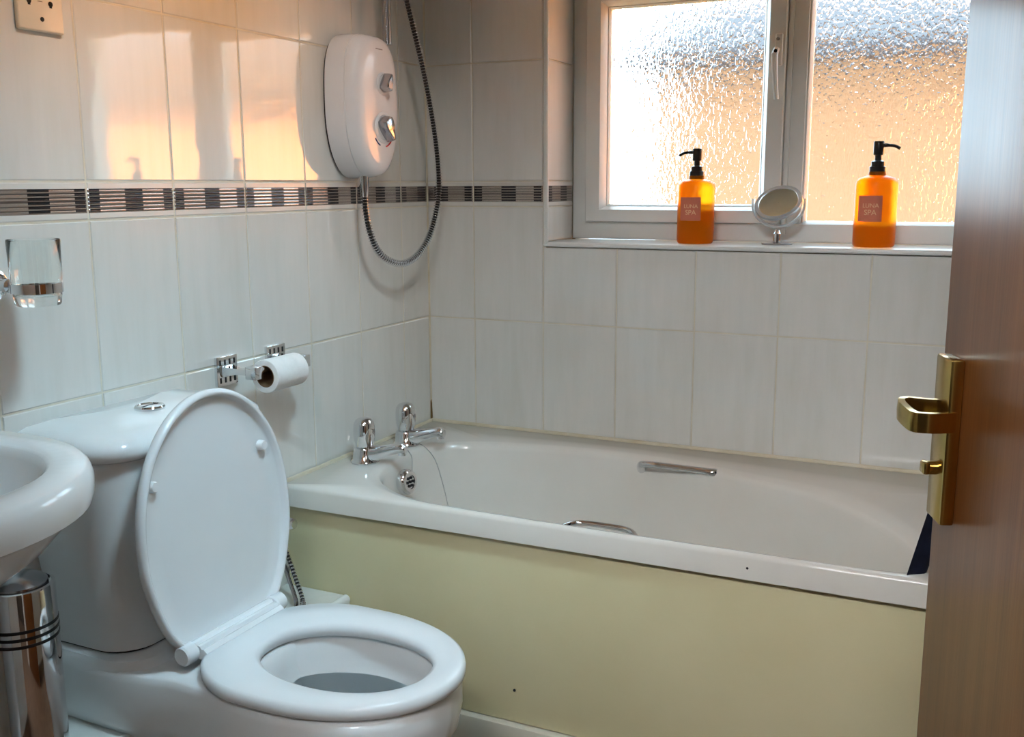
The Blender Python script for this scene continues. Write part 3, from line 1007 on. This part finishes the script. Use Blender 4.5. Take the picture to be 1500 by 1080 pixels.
def arc_mark(a0, a1, mat, name):
    bm = bmesh.new()
    P = [Vector((.0905, SYC+.010+.043*math.sin(a), 1.286-.043*math.cos(a))) for a in [a0+(a1-a0)*k/6 for k in range(7)]]
    tube(bm, P, .0016, 6)
    obj(name, bm, mat, fc)
arc_mark(math.radians(12), math.radians(45), RED, 'red_mark')
arc_mark(math.radians(-55), math.radians(-22), BLUE, 'blue_mark')
bm = bmesh.new()
lathe(bm, [(.0045, 0), (.0045, .001)], (.0885, SYC+.004, 1.226), (1, 0, 0), 12)
obj('logo_mark', bm, SATIN, fc)
bm = bmesh.new()
box(bm, (.0890, SYC-.012, 1.4585), (.0896, SYC+.016, 1.4605))
obj('printed_line', bm, nmat('faint_grey', (150, 140, 140), .5), fc)

# hose: fitting, ribbed tube
hs = thing('shower_hose', 'ribbed chrome shower hose looping down from the shower unit', 'hose', (.05, -.36, 1.1))
HXS, HYS = .048, -.372
bm = bmesh.new()
lathe(bm, [(.0125, 0), (.0125, .006), (.0115, .010), (.0115, .03), (.0095, .042), (.0085, .052)], (HXS, HYS, 1.18), (0, 0, -1), 20)
obj('fitting', bm, CHROME, hs)
hp = [(HXS, HYS, 1.135), (.050, -.371, 1.09), (.054, -.360, 1.04), (.058, -.330, .995), (.064, -.285, .972), (.070, -.235, .966), (.074, -.175, .985), (.076, -.122, 1.03), (.078, -.088, 1.09), (.080, -.076, 1.15), (.080, -.084, 1.24),
      (.078, -.106, 1.34), (.074, -.136, 1.44), (.068, -.172, 1.54), (.06, -.21, 1.66), (.055, -.235, 1.80), (.06, -.25, 1.92)]
HP = spline(hp, 40)
# even arc-length resample for the ribs
def resample(P, step):
    out = [P[0]]; acc = 0
    for a, b in zip(P[:-1], P[1:]):
        l = (b-a).length
        while acc+l >= step:
            t = (step-acc)/l
            a = a.lerp(b, t); out.append(a); l = (b-a).length; acc = 0
        acc += l
    return out
HR = resample(HP, .001)
bm = bmesh.new()
tube(bm, HR[::6], .0058, 10)
obj('hose_core', bm, BLACKP, hs)
bm = bmesh.new()
for i in range(4, len(HR)-8, 7):          # one steel rib every seven millimetres
    tube(bm, [HR[i], HR[i+1], HR[i+2], HR[i+3]], [.0066, .0094, .0094, .0066], 12)
obj('ribs', bm, CHROME, hs, kind='stuff')
rail = thing('shower_rail', 'chrome shower riser rail end above the shower unit', 'rail', (.05, -.255, 1.48))
bm = bmesh.new()
tube(bm, [(.052, -.262, 1.482), (.052, -.262, 2.12)], .0105, 18)
obj('tube', bm, SATIN, rail)
for z_ in (1.98, 2.1):
    bm = bmesh.new()
    lathe(bm, [(.018, 0), (.018, .01), (.012, .02), (.012, .06)], (0, -.262, z_), (1, 0, 0), 16)
    obj('bracket', bm, CHROME, rail)

# ------------------------------------------------------------------ valve and braided hose behind the toilet
av = thing('angle_valve', 'small chrome valve knob on the wall under the bath rim', 'valve', (.03, -.70, .43))
bm = bmesh.new()
lathe(bm, [(.016, 0), (.016, .004), (.008, .008), (.008, .035)], (0, -.705, .437), (1, 0, 0), 16)
obj('stem', bm, CHROME, av)
bm = bmesh.new()
lathe(bm, [(.008, .032), (.0135, .036), (.0145, .046), (.0135, .060), (.010, .066), (.001, .067)], (0, -.705, .437), (1, 0, 0), 8)
obj('knob', bm, CHROME, av, angle=30)
bm = bmesh.new()
lathe(bm, [(.007, 0), (.008, .004), (.008, .022), (.006, .026)], (.022, -.705, .437), (0, 0, -1), 12)
obj('outlet', bm, CHROME, av)
fh = thing('flexible_hose', 'braided metal hose hanging behind the raised toilet lid', 'hose', (.08, -.8, .28))
FH = resample(spline([(.022, -.705, .412), (.036, -.712, .398), (.066, -.728, .362), (.088, -.736, .324), (.110, -.746, .288), (.128, -.775, .2825), (.145, -.83, .2825)], 20), .0025)
bm = bmesh.new()
tube(bm, FH[::2], .0046, 10)
obj('hose_lining', bm, BLACKP, fh)
bm = bmesh.new()
for i in range(1, len(FH)-3, 3):
    tube(bm, [FH[i], FH[i].lerp(FH[i+1], .9), FH[i+1].lerp(FH[i+2], .5)], [.0052, .0068, .0052], 10)
obj('braid', bm, CHROME, fh, kind='stuff')
FH2 = [p+Vector((-.010, -.010, .000)) for p in FH]
bm = bmesh.new()
tube(bm, FH2[::2], .0045, 10)
obj('hose_core', bm, SATIN, fh)

# ------------------------------------------------------------------ bottles and mirror on the sill
SILL = WZ0+.011
def text_bm(txt, size):
    cu = bpy.data.curves.new('lettering', 'FONT')
    cu.body = txt; cu.size = size; cu.extrude = .00025; cu.align_x = 'CENTER'
    o = bpy.data.objects.new('lettering', cu); COL.objects.link(o)
    bpy.context.view_layer.update()
    dg = bpy.context.evaluated_depsgraph_get()
    me = bpy.data.meshes.new_from_object(o.evaluated_get(dg))
    bm = bmesh.new(); bm.from_mesh(me)
    bpy.data.objects.remove(o); bpy.data.curves.remove(cu); bpy.data.meshes.remove(me)
    return bm
def bottle(x, y, k, face, spout, label, group):
    t = thing('soap_bottle', label, 'bottle', (x, y, SILL), 0, group)
    R = .0455*k; H = .158*k
    bm = bmesh.new()
    prof = [(.0005, .0), (R*.90, .0), (R*.98, .004), (R, .012), (R, H*.86), (R*.97, H*.915), (R*.86, H*.96), (R*.6, H*.985), (R*.42, H*1.0), (R*.40, H*1.05)]
    lathe(bm, prof, (0, 0, 0), (0, 0, 1), 48, caps=True)
    b = obj('glass_body', bm, AMBER, t, local=True, angle=60)
    bm = bmesh.new()
    z = H*1.0
    lathe(bm, [(.018*k, z), (.018*k, z+.018*k), (.0165*k, z+.020*k), (.0145*k, z+.020*k), (.0145*k, z+.030*k), (.010*k, z+.032*k), (.0075*k, z+.033*k), (.0075*k, z+.045*k)], (0, 0, 0), (0, 0, 1), 24)
    cap = obj('pump_collar', bm, BLACKP, t, local=True)
    bm = bmesh.new()
    lathe(bm, [(.0105*k, z+.044*k), (.0115*k, z+.046*k), (.0115*k, z+.072*k), (.0105*k, z+.074*k), (.0005, z+.074*k)], (0, 0, 0), (0, 0, 1), 20)
    d = Vector((math.cos(spout), math.sin(spout), 0))
    P = spline([Vector((0, 0, z+.064*k)), d*.018*k+Vector((0, 0, z+.065*k)), d*.034*k+Vector((0, 0, z+.063*k)), d*.045*k+Vector((0, 0, z+.057*k))], 5)
    tube(bm, P, [.0045*k]*6+[.0035*k]*(len(P)-6), 10)
    obj('pump_head', bm, BLACKP, t, local=True)
    # label wrapped on the glass
    def on(a, z_, r): return Vector((r*math.sin(a), -r*math.cos(a), z_))
    hw = .0275*k; z0, z1 = H*.36, H*.72
    bm = bmesh.new()
    n = 12
    aa = [face+(-hw+2*hw*i/n)/R for i in range(n+1)]
    loops = [[on(a, z_, r) for a in aa] for z_, r in ((z0, R-.0002), (z0, R+.0005), (z1, R+.0005), (z1, R-.0002))]
    loft(bm, loops, False, False, closed=False)
    lb = obj('paper_label', bm, LABELM, t, local=True)
    bm = bmesh.new()
    for txt, zc, sz in (('LUNA', z0+(z1-z0)*.54, .0135*k), ('SPA', z0+(z1-z0)*.26, .0165*k)):
        tb = text_bm(txt, sz)
        for v in tb.verts:
            v.co = on(face+.06+v.co.x/R, zc+v.co.y, R+.0008+v.co.z)
        me = bpy.data.meshes.new('tmp'); tb.to_mesh(me); tb.free(); bm.from_mesh(me); bpy.data.meshes.remove(me)
    obj('lettering', bm, LETTER, lb, local=True, smooth=False)
    return t
bottle(.714, .080, .985, -.08, PI+.05, 'amber glass pump bottle with its spout turned towards the white shower', 'amber pump bottles on the window sill')
bottle(1.131, .085, 1.02, -.19, .02, 'amber glass pump bottle nearest the wooden door', 'amber pump bottles on the window sill')

mr = thing('vanity_mirror', 'small round tilting mirror on clear stand on the sill', 'mirror', (.912, .088, SILL))
bm = bmesh.new()
lathe(bm, [(.036, 0), (.037, .002), (.036, .004), (.012, .005), (.001, .005)], (0, 0, 0), (0, 0, 1), 36)
obj('base', bm, CLEARP, mr, local=True)
bm = bmesh.new()
lathe(bm, [(.008, .004), (.0095, .006), (.0095, .026), (.007, .028), (.005, .034), (.001, .036)], (0, 0, 0), (0, 0, 1), 20)
obj('post', bm, CHROME, mr, local=True)
mc = Vector((0, 0, .098)); MR = .056
bm = bmesh.new()
P = [mc+Vector((math.sin(a)*MR*1.07, .0, -math.cos(a)*MR)) for a in [-1.75+3.5*k/40 for k in range(41)]]
tube(bm, P, .0042, 10)
obj('yoke', bm, CLEARP, mr, local=True)
md = Vector((-.25, -1, 1.02)).normalized()
md = Vector((-.10, -.70, .72)).normalized()
bm = bmesh.new()
lathe(bm, [(.0005, -.005), (MR-.004, -.005), (MR-.001, -.003), (MR, 0), (MR-.001, .004), (MR-.009, .0045), (MR-.010, .003), (MR-.010, .0)], mc, md, 48, caps=False)
hd = obj('head', bm, CLEARP, mr, local=True)
bm = bmesh.new()
lathe(bm, [(.0005, .0), (MR-.010, .0), (MR-.010, .0026), (.0005, .0026)], mc, md, 48, caps=False)
obj('mirror_glass', bm, MIRROR, hd, local=True)

# ------------------------------------------------------------------ door
DA = math.radians(20)
dr = bpy.data.objects.new('door_1', None); COL.objects.link(dr); dr['kind'] = 'structure'
dr.location = (1.351, -1.42, 0); dr.rotation_euler = (0, 0, -(PI/2-DA))
PM['door_1'] = Matrix.Translation(dr.location) @ Matrix.Rotation(-(PI/2-DA), 4, 'Z')
obj('door_leaf', B((0, 0, .006), (.72, .040, 1.985), .0015), WOOD, dr, local=True)
bm = bmesh.new()
box(bm, (.018, -.012, .866), (.056, .0, 1.010), .0022, 2)
pl2 = obj('handle_plate', bm, BRASS, dr, local=True)
for x_, z_ in ((.024, 1.002), (.049, 1.002), (.024, .874), (.049, .874)):
    bm = bmesh.new()
    lathe(bm, [(.0034, 0), (.0034, .0008), (.002, .0014)], (x_, -.0105, z_), (0, -1, 0), 12)
    obj('screw', bm, DARK, pl2, local=True)
def band(path, hh, th_):
    P = spline(path, 6); loops = []
    for i, p in enumerate(P):
        d = (P[min(i+1, len(P)-1)]-P[max(i-1, 0)]); d.z = 0; d.normalize()
        nrm = Vector((-d.y, d.x, 0))
        h = hh(i/(len(P)-1)); t = th_
        loops.append([p+nrm*t+Vector((0, 0, h)), p-nrm*t+Vector((0, 0, h)), p-nrm*t*1.2, p-nrm*t-Vector((0, 0, h)), p+nrm*t-Vector((0, 0, h)), p+nrm*t*1.2])
    bm = bmesh.new(); loft(bm, loops); return bm
obj('handle_lever', band([(.026, -.008, .962), (.023, -.022, .962), (.017, -.034, .962), (.024, -.041, .961), (.044, -.040, .958), (.055, -.037, .957), (.059, -.028, .957), (.058, -.016, .957), (.054, -.006, .957)], lambda t: .0085, .0028), BRASS, dr, local=True, angle=40)
bm = bmesh.new()
lathe(bm, [(.006, 0), (.006, .010), (.001, .010)], (.036, -.011, .912), (0, -1, 0), 14)
box(bm, (.030, -.024, .907), (.043, -.018, .918), .002)
obj('thumb_turn', bm, BRASS, dr, local=True)

# ------------------------------------------------------------------ dark curtain inside the bath
ct = thing('shower_curtain', 'dark navy fabric curtain hanging over the bath end behind the door', 'curtain', (1.42, -.5, .45))
bm = bmesh.new()
cols = []
nu, nv = 36, 14
for j in range(nv+1):
    z_ = .513+(2.02-.513)*(j/nv)**1.4
    xb = 1.292+(.226*(z_-.516) if z_ < 1. else .226*.484+.2*(z_-1.))
    row = []
    for i in range(nu+1):
        u = i/nu
        row.append(Vector((xb+.010*(1-math.cos(u*PI*10))+.09*u, -.664+.24*u, z_)))
    cols.append(row)
loft(bm, cols, False, False, closed=False)
bmesh.ops.solidify(bm, geom=bm.faces[:], thickness=.003)
obj('cloth', bm, NAVY, ct, angle=80)
bm = bmesh.new()
tube(bm, [(1.60, -.66, 2.03), (1.60, -.01, 2.03)], .010, 12)
obj('rail', bm, CHROME, ct)
